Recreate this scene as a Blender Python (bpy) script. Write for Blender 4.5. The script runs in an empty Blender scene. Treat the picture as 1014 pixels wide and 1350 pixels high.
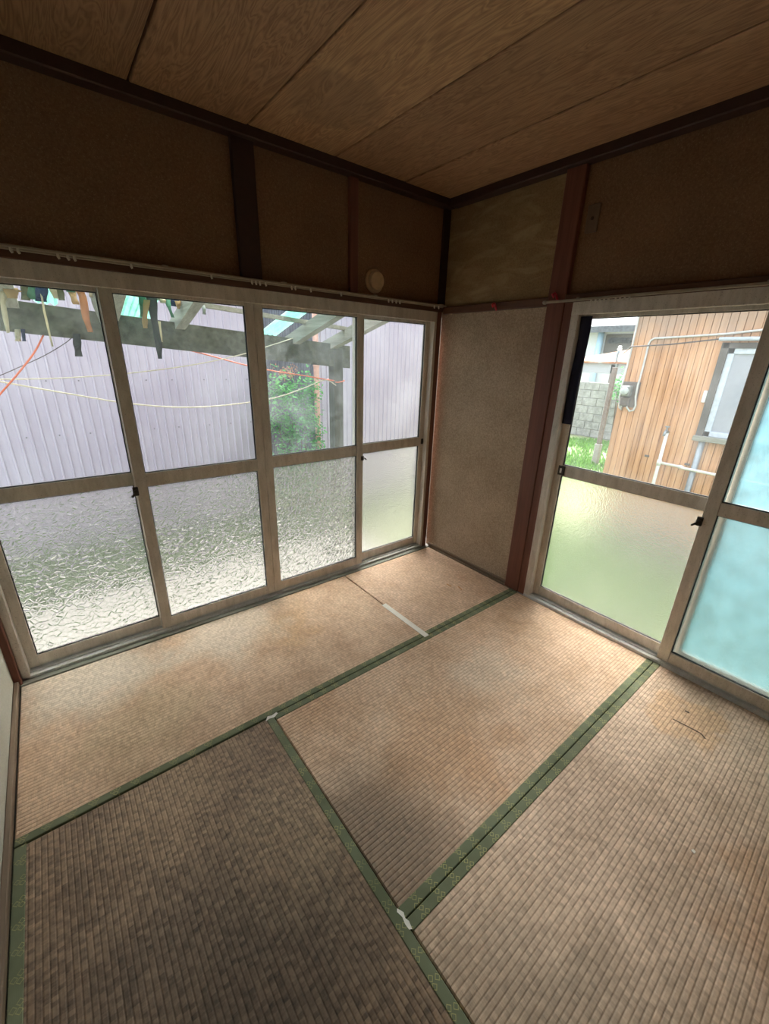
import bpy, bmesh, math, random
from mathutils import Vector, Matrix
random.seed(7)
S = bpy.context.scene
COL = S.collection

# ------------------------------------------------------------------ camera
F_PX = 540.54
CAM = Vector((-2.2545, -2.2255, 1.4770))
RIGHT = Vector((0.784281, -0.619741, 0.028694))
DOWN = Vector((-0.198185, -0.294094, -0.935003))
FWD = Vector((0.587899, 0.727619, -0.353476))
cd = bpy.data.cameras.new('camera')
cam = bpy.data.objects.new('camera', cd)
COL.objects.link(cam)
m = Matrix.Identity(4)
for i in range(3):
    m[i][0] = RIGHT[i]; m[i][1] = -DOWN[i]; m[i][2] = -FWD[i]; m[i][3] = CAM[i]
cam.matrix_world = m
cd.sensor_fit = 'VERTICAL'; cd.sensor_height = 36.0; cd.sensor_width = 36.0
cd.lens = 36.0 * F_PX / 1350.0
cd.clip_start = 0.02; cd.clip_end = 200
S.camera = cam

# ------------------------------------------------------------------ world, sun, exposure
wd = bpy.data.worlds.new('overcast_sky'); S.world = wd
wd.use_nodes = True
bgn = wd.node_tree.nodes['Background']
bgn.inputs[0].default_value = (0.86, 0.93, 1.0, 1)
bgn.inputs[1].default_value = 0.9
sd = bpy.data.lights.new('hazy_sun', 'SUN')
sd.energy = 8.0; sd.angle = math.radians(55); sd.color = (1.0, 0.94, 0.87)
sun = bpy.data.objects.new('hazy_sun', sd); COL.objects.link(sun)
sun.rotation_euler = Vector((-0.50, -0.58, -0.88)).to_track_quat('-Z', 'Y').to_euler()
S.view_settings.view_transform = 'Standard'
S.view_settings.look = 'None'
S.view_settings.gamma = 1.0
S.view_settings.use_curve_mapping = False
S.view_settings.exposure = 1.72
S.cycles.max_bounces = 14
S.cycles.diffuse_bounces = 6
S.cycles.glossy_bounces = 4
S.cycles.transmission_bounces = 10
S.cycles.transparent_max_bounces = 16

# ------------------------------------------------------------------ helpers
def ray(u, v):
    return RIGHT * ((u - 507) / F_PX) + DOWN * ((v - 675) / F_PX) + FWD
def px(u, v, x=None, y=None, z=None):
    d = ray(u, v)
    if x is not None: t = (x - CAM.x) / d.x
    elif y is not None: t = (y - CAM.y) / d.y
    else: t = (z - CAM.z) / d.z
    return CAM + d * t

class MB:
    """collects shapes in world coordinates; build() links them as one mesh object"""
    def __init__(s): s.v = []; s.f = []
    def add(s, vs, fs):
        o = len(s.v); s.v += [Vector(p) for p in vs]; s.f += [[o + i for i in f] for f in fs]; return s
    def box(s, x0, x1, y0, y1, z0, z1, c=0.0):
        if x0 > x1: x0, x1 = x1, x0
        if y0 > y1: y0, y1 = y1, y0
        if z0 > z1: z0, z1 = z1, z0
        if c <= 0:
            vs = [(x, y, z) for z in (z0, z1) for y in (y0, y1) for x in (x0, x1)]
            return s.add(vs, [(0, 2, 3, 1), (4, 5, 7, 6), (0, 1, 5, 4), (2, 6, 7, 3), (0, 4, 6, 2), (1, 3, 7, 5)])
        bm = bmesh.new()
        bmesh.ops.create_cube(bm, size=1.0)
        for v in bm.verts:
            v.co = Vector(((x0 + x1) / 2 + v.co.x * (x1 - x0), (y0 + y1) / 2 + v.co.y * (y1 - y0), (z0 + z1) / 2 + v.co.z * (z1 - z0)))
        bmesh.ops.bevel(bm, geom=bm.edges[:], offset=min(c, (x1 - x0) * .45, (y1 - y0) * .45, (z1 - z0) * .45), segments=1, affect='EDGES')
        bm.verts.index_update()
        s.add([v.co.copy() for v in bm.verts], [[v.index for v in f.verts] for f in bm.faces]); bm.free()
        return s
    def bar(s, a, b, w, h, up=(0, 0, 1)):
        a = Vector(a); b = Vector(b); d = (b - a).normalized(); up = Vector(up)
        r = d.cross(up).normalized(); u = r.cross(d)
        vs = []
        for p in (a, b):
            for i, j in ((-1, -1), (1, -1), (1, 1), (-1, 1)): vs.append(p + r * (i * w / 2) + u * (j * h / 2))
        return s.add(vs, [(3, 2, 1, 0), (4, 5, 6, 7), (0, 1, 5, 4), (1, 2, 6, 5), (2, 3, 7, 6), (3, 0, 4, 7)])
    def tube(s, pts, r, n=8):
        pts = [Vector(p) for p in pts]; vs = []; fs = []
        rr = r if isinstance(r, (list, tuple)) else [r] * len(pts)
        prev = None
        for i, p in enumerate(pts):
            d = (pts[min(i + 1, len(pts) - 1)] - pts[max(i - 1, 0)]).normalized()
            if prev is None:
                a = d.cross(Vector((0, 0, 1)) if abs(d.z) < .9 else Vector((1, 0, 0))).normalized()
            else:
                a = (prev - d * prev.dot(d)).normalized()
            prev = a; b = d.cross(a)
            for k in range(n):
                t = 2 * math.pi * k / n
                vs.append(p + (a * math.cos(t) + b * math.sin(t)) * rr[i])
        for i in range(len(pts) - 1):
            for k in range(n):
                fs.append((i * n + k, i * n + (k + 1) % n, (i + 1) * n + (k + 1) % n, (i + 1) * n + k))
        fs.append(tuple(range(n))[::-1]); fs.append(tuple((len(pts) - 1) * n + k for k in range(n)))
        return s.add(vs, fs)
    def lathe(s, c, axis, prof, n=28):
        """prof: list of (radius, height along axis)"""
        c = Vector(c); ax = Vector(axis).normalized()
        a = ax.cross(Vector((0, 0, 1)) if abs(ax.z) < .9 else Vector((1, 0, 0))).normalized(); b = ax.cross(a)
        vs = []; fs = []
        for (r, h) in prof:
            for k in range(n):
                t = 2 * math.pi * k / n
                vs.append(c + ax * h + (a * math.cos(t) + b * math.sin(t)) * max(r, 1e-4))
        for i in range(len(prof) - 1):
            for k in range(n):
                fs.append((i * n + k, i * n + (k + 1) % n, (i + 1) * n + (k + 1) % n, (i + 1) * n + k))
        fs.append(tuple(range(n))[::-1]); fs.append(tuple((len(prof) - 1) * n + k for k in range(n)))
        return s.add(vs, fs)
    def build(s, name, mat, parent=None, smooth=False):
        off = Vector((0, 0, 0))
        if parent is not None:
            off = WLOC[parent.name]
        else:
            lo = [min(v[i] for v in s.v) for i in range(3)]; hi = [max(v[i] for v in s.v) for i in range(3)]
            off = Vector(((lo[0] + hi[0]) / 2, (lo[1] + hi[1]) / 2, lo[2]))
        me = bpy.data.meshes.new(name)
        me.from_pydata([tuple(v - off) for v in s.v], [], s.f)
        bm = bmesh.new(); bm.from_mesh(me); bmesh.ops.recalc_face_normals(bm, faces=bm.faces); bm.to_mesh(me); bm.free()
        me.materials.append(MAT[mat] if isinstance(mat, str) else mat)
        if smooth:
            for p in me.polygons: p.use_smooth = True
        o = bpy.data.objects.new(name, me); COL.objects.link(o)
        if parent is not None:
            o.parent = parent; WLOC[o.name] = off
        else:
            o.location = off; WLOC[o.name] = off
        return o
WLOC = {}
def thing(name, loc, label=None, cat=None, group=None, kind=None):
    o = bpy.data.objects.new(name, None); COL.objects.link(o)
    o.empty_display_size = 0.1
    o.location = loc; WLOC[o.name] = Vector(loc)
    return tag(o, label, cat, group, kind)
def tag(o, label=None, cat=None, group=None, kind=None):
    if label: o['label'] = label
    if cat: o['category'] = cat
    if group: o['group'] = group
    if kind: o['kind'] = kind
    return o

# ------------------------------------------------------------------ materials
MAT = {}
class NT:
    def __init__(s, name):
        s.m = bpy.data.materials.new(name); s.m.use_nodes = True; s.t = s.m.node_tree
        s.t.nodes.clear(); s.out = s.t.nodes.new('ShaderNodeOutputMaterial'); MAT[name] = s.m
    def n(s, typ, **kw):
        nd = s.t.nodes.new(typ)
        for k, v in kw.items(): setattr(nd, k, v)
        return nd
    def put(s, sock, v):
        if isinstance(v, bpy.types.NodeSocket): s.t.links.new(v, sock)
        elif isinstance(v, (tuple, list)): sock.default_value = (*v, 1) if len(v) == 3 and sock.type == 'RGBA' else v
        else: sock.default_value = v
    def ma(s, op, a, b=None, c=None):
        nd = s.n('ShaderNodeMath', operation=op)
        for i, v in enumerate((a, b, c)):
            if v is not None: s.put(nd.inputs[i], v)
        return nd.outputs[0]
    def pos(s):
        return s.n('ShaderNodeNewGeometry').outputs['Position']
    def obj(s):
        return s.n('ShaderNodeTexCoord').outputs['Object']
    def xyz(s, v):
        nd = s.n('ShaderNodeSeparateXYZ'); s.put(nd.inputs[0], v); return nd.outputs
    def com(s, x, y, z):
        nd = s.n('ShaderNodeCombineXYZ')
        for i, v in enumerate((x, y, z)): s.put(nd.inputs[i], v)
        return nd.outputs[0]
    def scale(s, v, k):
        nd = s.n('ShaderNodeVectorMath', operation='MULTIPLY'); s.put(nd.inputs[0], v); nd.inputs[1].default_value = k; return nd.outputs[0]
    def noise(s, v, sc=5, det=4, rough=.55, dist=0):
        nd = s.n('ShaderNodeTexNoise'); s.put(nd.inputs['Vector'], v)
        nd.inputs['Scale'].default_value = sc; nd.inputs['Detail'].default_value = det
        nd.inputs['Roughness'].default_value = rough; nd.inputs['Distortion'].default_value = dist
        return nd.outputs['Fac']
    def ramp(s, f, stops):
        nd = s.n('ShaderNodeValToRGB'); s.put(nd.inputs[0], f); e = nd.color_ramp.elements
        while len(e) < len(stops): e.new(0.5)
        for q, (p, c) in zip(e, stops):
            q.position = p; q.color = (*c, 1) if not isinstance(c, (int, float)) else (c, c, c, 1)
        return nd.outputs[0]
    def mix(s, f, a, b, mode='MIX'):
        nd = s.n('ShaderNodeMix', data_type='RGBA', blend_type=mode)
        s.put(nd.inputs[0], f); s.put(nd.inputs[6], a); s.put(nd.inputs[7], b); return nd.outputs[2]
    def bump(s, h, st=.3, dist=.002):
        nd = s.n('ShaderNodeBump'); s.put(nd.inputs['Height'], h)
        nd.inputs['Strength'].default_value = st; nd.inputs['Distance'].default_value = dist; return nd.outputs[0]
    def pbr(s, col, rough=.6, normal=None, metal=0, spec=.5):
        nd = s.n('ShaderNodeBsdfPrincipled')
        s.put(nd.inputs['Base Color'], col); s.put(nd.inputs['Roughness'], rough)
        nd.inputs['Metallic'].default_value = metal; nd.inputs['Specular IOR Level'].default_value = spec
        if normal is not None: s.t.links.new(normal, nd.inputs['Normal'])
        return nd.outputs[0]
    def end(s, sh): s.t.links.new(sh, s.out.inputs['Surface']); return s.m
    def blob(s, cx, cy, r, soft=.6, wob=.12):
        """soft-edged irregular stain on the floor around (cx, cy)"""
        p = s.pos(); o = s.xyz(p)
        nz = s.ma('SUBTRACT', s.noise(p, 6, 3), .5)
        dx = s.ma('SUBTRACT', o[0], cx); dy = s.ma('SUBTRACT', o[1], cy)
        d = s.ma('SQRT', s.ma('ADD', s.ma('MULTIPLY', dx, dx), s.ma('MULTIPLY', dy, dy)))
        d = s.ma('ADD', d, s.ma('MULTIPLY', nz, wob * 4))
        nd = s.n('ShaderNodeMapRange', interpolation_type='SMOOTHSTEP'); s.put(nd.inputs[0], d)
        nd.inputs[1].default_value = r; nd.inputs[2].default_value = r * (1 - soft); nd.inputs[3].default_value = 0; nd.inputs[4].default_value = 1
        return nd.outputs[0]

def simple(name, col, rough=.6, metal=0, spec=.5, var=.12, sc=30, bump=0.0):
    k = NT(name); p = k.pos()
    f = k.noise(p, sc, 4)
    c = k.ramp(f, [(.3, tuple(x * (1 - var) for x in col)), (.7, tuple(min(1, x * (1 + var)) for x in col))])
    nr = k.bump(f, .4, bump) if bump else None
    k.end(k.pbr(c, rough, nr, metal, spec))

def wood(name, c0, c1, axis, rough=.55, sc=1.0, spec=.4):
    k = NT(name); p = k.pos()
    st = {'x': (.6, 14, 14), 'y': (14, .6, 14), 'z': (14, 14, .6)}[axis]
    q = k.scale(p, tuple(a * sc for a in st))
    f = k.noise(q, 2.2, 6, .65, .6); g = k.noise(k.scale(q, (4, 4, 4)), 3, 3)
    h = k.ma('ADD', k.ma('MULTIPLY', f, .75), k.ma('MULTIPLY', g, .25))
    c = k.ramp(h, [(.32, c0), (.68, c1)])
    k.end(k.pbr(c, rough, k.bump(h, .25, .0012), 0, spec))

wood('post_wood', (.13, .046, .030), (.235, .088, .056), 'z', .5)
wood('lintel_wood_x', (.075, .035, .02), (.15, .07, .04), 'x', .5)
wood('lintel_wood_y', (.075, .035, .02), (.15, .07, .04), 'y', .5)
wood('sill_wood_x', (.17, .175, .145), (.28, .285, .24), 'x', .6)
wood('sill_wood_y', (.13, .09, .06), (.25, .18, .12), 'y', .6)
wood('weathered_x', (.055, .060, .045), (.135, .145, .11), 'x', .9)
wood('weathered_y', (.20, .20, .175), (.42, .42, .37), 'y', .85)
wood('weathered_z', (.07, .075, .065), (.15, .16, .14), 'z', .85)
simple('dark_moulding', (.050, .022, .015), .6)

def ceiling_mat():
    k = NT('ceiling_board'); p = k.pos()
    oi = k.n('ShaderNodeObjectInfo'); info = oi.outputs['Random']
    off = k.ma('MULTIPLY', info, 37.0)
    o = k.xyz(p)
    q = k.com(k.ma('MULTIPLY', o[0], 9), k.ma('MULTIPLY', o[1], 1.1), off)
    w = k.noise(q, 1.6, 3, .5, 1.2)
    rings = k.ma('ABSOLUTE', k.ma('SUBTRACT', k.ma('FRACT', k.ma('MULTIPLY', w, 11)), .5))
    fine = k.noise(k.com(k.ma('MULTIPLY', o[0], 130), k.ma('MULTIPLY', o[1], 7), off), 1, 3)
    f = k.ma('ADD', k.ma('MULTIPLY', rings, .75), k.ma('MULTIPLY', fine, .45))
    c = k.ramp(f, [(.16, (.27, .145, .075)), (.62, (.49, .295, .16))])
    tone = oi.outputs['Color']
    c = k.mix(1.0, c, tone, 'MULTIPLY')
    st = k.blob(-1.12, -.44, .23, .25, .05)
    c = k.mix(k.ma('MULTIPLY', st, .35), c, (.20, .125, .075))
    k.end(k.pbr(c, .55, k.bump(f, .15, .0008), 0, .35))
ceiling_mat()

def plaster(name, c0, c1, speck, sp=.25, sc=160, stain=None):
    k = NT(name); p = k.pos()
    a = k.noise(p, sc, 5, .7); b = k.noise(p, 3.2, 4); d = k.noise(p, sc * 2.3, 2)
    c = k.ramp(k.ma('ADD', k.ma('MULTIPLY', a, .7), k.ma('MULTIPLY', b, .3)), [(.35, c0), (.66, c1)])
    s_ = k.ramp(d, [(.60, 0), (.68, 1)])
    c = k.mix(k.ma('MULTIPLY', s_, sp), c, speck)
    if stain:
        q = k.noise(k.scale(p, (1, 3.0, 9.0)), 1.6, 5, .6, .8)
        c = k.mix(k.ma('MULTIPLY', k.ramp(q, [(.46, 0), (.68, 1)]), .55), c, stain)
    k.end(k.pbr(c, .95, k.bump(a, .6, .003), 0, .1))
plaster('sand_plaster', (.33, .25, .175), (.62, .50, .375), (.14, .095, .06), .75, 95)
plaster('sand_plaster_shaded', (.19, .106, .058), (.30, .178, .10), (.42, .29, .18), .45, 95)  # same sand plaster, with the upper walls' dim light put into its colour
plaster('sand_plaster_olive', (.25, .165, .082), (.40, .27, .14), (.12, .08, .05), .3, 110, (.52, .41, .23))
plaster('pale_plaster', (.50, .50, .43), (.64, .63, .55), (.35, .33, .27), .2)

def tatami(name, along, c_lo, c_hi, groove, blobs=(), cell=.25):
    k = NT(name); p = k.pos(); o = k.xyz(p)
    l, c = (o[0], o[1]) if along == 'x' else (o[1], o[0])
    P = .0152
    u = k.ma('DIVIDE', c, P)
    tri = k.ma('ABSOLUTE', k.ma('SUBTRACT', k.ma('FRACT', u), .5))      # 0 at crest, .5 in groove
    g = k.ramp(tri, [(.28, 0), (.5, 1)])
    row = k.ma('FLOOR', u)
    wn = k.n('ShaderNodeTexWhiteNoise', noise_dimensions='2D')
    k.put(wn.inputs['Vector'], k.com(k.ma('FLOOR', k.ma('ADD', k.ma('DIVIDE', l, .0105), k.ma('MULTIPLY', row, .5))), row, 0))
    rush = k.noise(k.com(k.ma('MULTIPLY', l, 420), k.ma('MULTIPLY', c, 26), 0), 1, 3)
    big = k.noise(p, 1.9, 4, .55); med = k.noise(p, 7.5, 4, .6)
    t = k.ma('ADD', k.ma('MULTIPLY', big, .55), k.ma('MULTIPLY', med, .45))
    col = k.ramp(t, [(.34, c_lo), (.64, c_hi)])
    mot = k.noise(p, 55, 4, .65)
    v = k.ma('ADD', k.ma('ADD', 1.0, k.ma('MULTIPLY', k.ma('SUBTRACT', mot, .5), cell * 3)), k.ma('ADD', k.ma('MULTIPLY', k.ma('SUBTRACT', wn.outputs['Value'], .5), cell), k.ma('MULTIPLY', k.ma('SUBTRACT', rush, .5), .5)))
    col = k.mix(1.0, col, k.com(v, v, v), 'MULTIPLY')
    for (cx, cy, r, bc, amt, soft) in blobs:
        col = k.mix(k.ma('MULTIPLY', k.blob(cx, cy, r, soft), amt), col, k.mix(1.0, bc, k.com(v, v, v), 'MULTIPLY'))
    col = k.mix(k.ma('MULTIPLY', g, k.ma('ADD', .22, k.ma('MULTIPLY', med, .40))), col, k.mix(1.0, col, groove, 'MULTIPLY'))
    h = k.ma('SUBTRACT', k.ma('MULTIPLY', rush, .25), g)
    h = k.ma('ADD', h, k.ma('MULTIPLY', wn.outputs['Value'], .25))
    k.end(k.pbr(col, .62, k.bump(h, .7, .0016), 0, .35))
OR = (.50, .29, .155); DK = (.115, .082, .058); GR = (.52, .46, .38)
tatami('tatami_window', 'x', (.46, .30, .19), (.64, .46, .32), (.48, .40, .34),
       [(-1.45, -.32, .30, (.56, .35, .18), .55, .7), (-1.7, -.12, .42, (.62, .56, .47), .6, .6), (-2.35, -.15, .4, (.60, .57, .49), .6, .7), (-2.2, -.6, .35, (.46, .36, .22), .5, .8)])
tatami('tatami_half', 'x', (.50, .335, .22), (.66, .475, .345), (.48, .40, .34), [(-.45, -.6, .2, (.50, .35, .23), .4, .7)])
tatami('tatami_middle', 'x', (.50, .33, .205), (.66, .47, .33), (.48, .40, .34),
       [(-1.72, -1.62, .52, (.20, .14, .095), .85, .8), (-1.30, -1.42, .36, OR, .6, .8), (-1.15, -1.55, .2, OR, .4, .8), (-.75, -1.25, .3, (.66, .58, .47), .4, .8), (-1.55, -1.0, .3, OR, .35, .8)])
tatami('tatami_right', 'x', (.42, .30, .205), (.60, .445, .325), (.46, .39, .34),
       [(-.28, -2.0, .17, (.55, .34, .18), .6, .45), (-1.7, -2.25, .55, (.26, .195, .135), .85, .9), (-.9, -2.45, .25, OR, .6, .8)], .32)
tatami('tatami_dark', 'y', (.15, .098, .062), (.28, .192, .122), (.42, .36, .32),
       [(-2.2, -1.62, .58, (.10, .070, .048), .85, .9), (-2.2, -.95, .32, (.40, .285, .18), .55, .9), (-1.85, -1.35, .34, (.32, .23, .145), .55, .9)], .62)

def heri(name, along):
    k = NT(name); p = k.pos(); o = k.xyz(p)
    l, c = (o[0], o[1]) if along == 'x' else (o[1], o[0])
    def ring(pl, pc, ol, oc, r0, r1):
        a = k.ma('ABSOLUTE', k.ma('SUBTRACT', k.ma('FRACT', k.ma('ADD', k.ma('DIVIDE', l, pl), ol)), .5))
        b = k.ma('ABSOLUTE', k.ma('SUBTRACT', k.ma('FRACT', k.ma('ADD', k.ma('DIVIDE', c, pc), oc)), .5))
        d = k.ma('ADD', k.ma('MULTIPLY', a, pl), k.ma('MULTIPLY', b, pc))
        return k.ma('MULTIPLY', k.ma('GREATER_THAN', d, r0), k.ma('LESS_THAN', d, r1))
    f = k.ma('MAXIMUM', ring(.064, .030, 0, 0, .0062, .0086), k.ma('MAXIMUM', ring(.064, .030, .27, .06, .0062, .0086), ring(.064, .030, .135, .46, .0062, .0086)))
    wear = k.ramp(k.noise(p, 3.5, 3), [(.40, .35), (.58, 1)])
    base = k.ramp(k.noise(p, 5, 4), [(.35, (.115, .132, .075)), (.7, (.20, .222, .14))])
    fin = k.ma('FRACT', k.ma('DIVIDE', c, .0022))
    base = k.mix(k.ma('MULTIPLY', fin, .25), base, (.06, .075, .045))
    col = k.mix(k.ma('MULTIPLY', f, k.ma('MULTIPLY', wear, .8)), base, (.42, .40, .17))
    k.end(k.pbr(col, .8, k.bump(f, .3, .0006), 0, .25))
heri('border_cloth_x', 'x'); heri('border_cloth_y', 'y')

def alu(name, c0, c1, rough=.42):
    k = NT(name); p = k.pos()
    a = k.noise(k.scale(p, (1, 1, .25)), 24, 5, .7); b = k.noise(p, 180, 3)
    c = k.ramp(a, [(.3, c0), (.62, c1)])
    c = k.mix(k.ma('MULTIPLY', k.ramp(b, [(.60, 0), (.70, 1)]), .45), c, (.12, .095, .07))
    k.end(k.pbr(c, rough, k.bump(b, .08, .0006), .12, .5))
alu('aluminium', (.54, .495, .425), (.74, .69, .62))
alu('aluminium_pale', (.55, .56, .55), (.70, .71, .70), .35)
simple('track_shadow', (.10, .095, .085), .6)
simple('lock_metal', (.05, .042, .034), .45, .5)
simple('gasket', (.03, .03, .03), .7)

def clear_glass(name, dirt=.05, tint=(.96, .98, .98), var=.5):
    k = NT(name); p = k.pos()
    tr = k.n('ShaderNodeBsdfTransparent'); tr.inputs[0].default_value = (*tint, 1)
    gl = k.n('ShaderNodeBsdfGlossy'); gl.inputs['Roughness'].default_value = .03
    fr = k.n('ShaderNodeFresnel'); fr.inputs[0].default_value = 1.35
    m1 = k.n('ShaderNodeMixShader'); k.put(m1.inputs[0], k.ma('MULTIPLY', fr.outputs[0], .8)); k.put(m1.inputs[1], tr.outputs[0]); k.put(m1.inputs[2], gl.outputs[0])
    tl = k.n('ShaderNodeBsdfTranslucent'); tl.inputs[0].default_value = (.8, .85, .88, 1)
    f = k.ramp(k.noise(p, 4, 5, .65), [(.40, dirt * (1 - var)), (.72, dirt * (1 + var * 2))])
    m2 = k.n('ShaderNodeMixShader'); k.put(m2.inputs[0], f); k.put(m2.inputs[1], m1.outputs[0]); k.put(m2.inputs[2], tl.outputs[0])
    k.end(m2.outputs[0])
clear_glass('glass_clear', .03)
clear_glass('glass_hazy', .05, (.93, .97, .97), .7)
clear_glass('glass_far', .35, (.7, .75, .8))

def frosted(name, sc, strength, dist, rough, milk, pebble=True):
    k = NT(name); p = k.pos()
    if pebble:
        q = k.n('ShaderNodeTexVoronoi', feature='DISTANCE_TO_EDGE'); k.put(q.inputs['Vector'], k.scale(p, (1, 1, 1))); q.inputs['Scale'].default_value = sc
        h = k.ramp(q.outputs['Distance'], [(0, 0), (.22, 1)])
    else:
        h = k.noise(p, sc, 3, .6)
    nr = k.bump(h, strength, dist)
    rf = k.n('ShaderNodeBsdfRefraction'); rf.inputs['IOR'].default_value = 1.16; rf.inputs['Roughness'].default_value = rough
    rf.inputs[0].default_value = (.865, .875, .86, 1)
    k.t.links.new(nr, rf.inputs['Normal'])
    tl = k.n('ShaderNodeBsdfTranslucent'); tl.inputs[0].default_value = (.82, .83, .80, 1); k.t.links.new(nr, tl.inputs['Normal'])
    gl = k.n('ShaderNodeBsdfGlossy'); gl.inputs['Roughness'].default_value = .2; k.t.links.new(nr, gl.inputs['Normal'])
    m1 = k.n('ShaderNodeMixShader'); m1.inputs[0].default_value = milk; k.put(m1.inputs[1], rf.outputs[0]); k.put(m1.inputs[2], tl.outputs[0])
    m2 = k.n('ShaderNodeMixShader'); m2.inputs[0].default_value = .04; k.put(m2.inputs[1], m1.outputs[0]); k.put(m2.inputs[2], gl.outputs[0])
    k.end(m2.outputs[0])
frosted('glass_pebbled', 44, .7, .010, .18, .10)
frosted('glass_frosted', 85, 1.0, .007, .16, .08, False)

def film(name, col, trans=.5, fac=1.0):
    k = NT(name); p = k.pos()
    c = k.ramp(k.noise(p, 14, 4), [(.3, tuple(a * .8 for a in col)), (.7, tuple(min(1, a * 1.15) for a in col))])
    d = k.n('ShaderNodeBsdfDiffuse'); k.put(d.inputs[0], c)
    t = k.n('ShaderNodeBsdfTranslucent'); k.put(t.inputs[0], c)
    mx = k.n('ShaderNodeMixShader'); mx.inputs[0].default_value = trans; k.put(mx.inputs[1], d.outputs[0]); k.put(mx.inputs[2], t.outputs[0])
    sh = mx.outputs[0]
    if fac < 1:
        tr = k.n('ShaderNodeBsdfTransparent')
        m2 = k.n('ShaderNodeMixShader'); m2.inputs[0].default_value = fac; k.put(m2.inputs[1], tr.outputs[0]); k.put(m2.inputs[2], sh); sh = m2.outputs[0]
    k.end(sh)
film('blue_net', (.30, .56, .65), .6, .55)
film('turquoise_sheet', (.38, .62, .55), .7)
for nm, c in (('film_cream', (.62, .58, .44)), ('film_tan', (.52, .38, .20)), ('film_orange', (.50, .26, .12)), ('film_olive', (.20, .22, .13)),
              ('film_green', (.12, .30, .20)), ('film_navy', (.04, .07, .15)), ('film_slate', (.09, .10, .10)), ('film_grey', (.35, .38, .35))):
    film(nm, c, .45)
simple('navy_cloth', (.012, .014, .04), .9, bump=.002, sc=60)
simple('white_paper', (.74, .72, .66), .8, var=.06)
simple('red_clip', (.55, .03, .05), .4)
simple('rail_cream', (.36, .31, .23), .4, .2)
simple('runner_white', (.62, .58, .50), .5)
simple('vent_cream', (.60, .43, .25), .5)
simple('plate_brown', (.17, .105, .06), .5)
simple('dirt_speck', (.06, .035, .02), .8)

def shed_mat(name, c0, c1):
    k = NT(name); p = k.pos()
    a = k.noise(p, 1.6, 4); b = k.noise(k.scale(p, (20, 20, 1)), 2, 4)
    c = k.ramp(k.ma('ADD', k.ma('MULTIPLY', a, .6), k.ma('MULTIPLY', b, .4)), [(.35, c0), (.65, c1)])
    k.end(k.pbr(c, .55, None, 0, .35))
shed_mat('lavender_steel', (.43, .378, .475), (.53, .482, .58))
shed_mat('dark_steel', (.10, .105, .13), (.17, .175, .21))  # side sheets, coloured darker than the lavender front sheets
simple('screw', (.16, .15, .17), .5)
simple('mossy_timber', (.085, .092, .066), .95, var=.45, sc=26, bump=.004)
simple('salmon_pipe', (.62, .34, .27), .5)
simple('rope_orange', (.85, .20, .10), .7)
simple('rope_cream', (.70, .64, .50), .7)
simple('wire_dark', (.10, .08, .08), .6)

def cedar():
    k = NT('cedar_siding'); p = k.pos(); o = k.xyz(p)
    info = k.n('ShaderNodeObjectInfo').outputs['Random']
    f = k.noise(k.com(k.ma('MULTIPLY', o[0], 20), k.ma('MULTIPLY', o[1], 26), k.ma('MULTIPLY', o[2], 1.1)), 1.4, 5, .6)
    c = k.ramp(f, [(.28, (.38, .175, .08)), (.48, (.62, .33, .175)), (.72, (.72, .43, .25))])
    c = k.mix(1.0, c, k.ramp(info, [(0, .86), (1, 1.08)]), 'MULTIPLY')
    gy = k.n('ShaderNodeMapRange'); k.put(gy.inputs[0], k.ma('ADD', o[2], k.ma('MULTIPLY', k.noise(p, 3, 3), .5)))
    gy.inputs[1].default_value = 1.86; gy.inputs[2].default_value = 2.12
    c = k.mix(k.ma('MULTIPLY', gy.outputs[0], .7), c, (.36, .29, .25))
    k.end(k.pbr(c, .7, k.bump(f, .2, .001), 0, .25))
cedar()
simple('groove_dark', (.13, .06, .03), .9)
simple('frame_dark_wood', (.11, .10, .095), .8)
simple('frame_pale_blue', (.55, .62, .72), .4)
simple('pane_curtain', (.36, .39, .46), .3, var=.04)
simple('pvc_white', (.80, .79, .75), .4)
simple('steel_pipe', (.30, .34, .38), .35, .5)
simple('conduit_grey', (.55, .55, .54), .5)
simple('meter_grey', (.22, .23, .23), .5)
simple('meter_glass', (.50, .56, .57), .15)
simple('meter_board', (.15, .13, .12), .8)
simple('block_grey', (.33, .33, .315), .95, var=.25, sc=9, bump=.004)
simple('mortar', (.22, .22, .21), .95)
simple('white_render', (.60, .61, .63), .8, var=.05)
simple('roof_tile', (.13, .14, .16), .7, var=.3, sc=12)
simple('sky_blue_pipe', (.42, .60, .74), .4)
simple('fascia_grey', (.40, .42, .44), .7)
simple('stone_base', (.40, .38, .36), .9)
simple('pole_wood', (.22, .18, .165), .9, var=.3, sc=20)
simple('concrete', (.27, .258, .235), .9, var=.12, sc=8, bump=.003)
simple('foundation', (.40, .39, .37), .9)
simple('exterior_wall', (.40, .36, .30), .9)
simple('stem_brown', (.12, .08, .05), .9)
simple('dead_flower', (.42, .20, .12), .9)
def rust():
    k = NT('rusty_roof'); p = k.pos()
    f = k.noise(k.scale(p, (.6, 1.6, 1)), 1.3, 4, .6)
    k.end(k.pbr(k.ramp(f, [(.36, (.44, .425, .40)), (.47, (.42, .21, .12)), (.60, (.28, .11, .05))]), .8))
rust()
def leafm(name, c0, c1, tr=.35):
    k = NT(name); p = k.pos()
    c = k.ramp(k.noise(p, 9, 3), [(.32, c0), (.68, c1)])
    d = k.n('ShaderNodeBsdfDiffuse'); k.put(d.inputs[0], c); t = k.n('ShaderNodeBsdfTranslucent'); k.put(t.inputs[0], c)
    mx = k.n('ShaderNodeMixShader'); mx.inputs[0].default_value = tr; k.put(mx.inputs[1], d.outputs[0]); k.put(mx.inputs[2], t.outputs[0]); k.end(mx.outputs[0])
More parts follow.
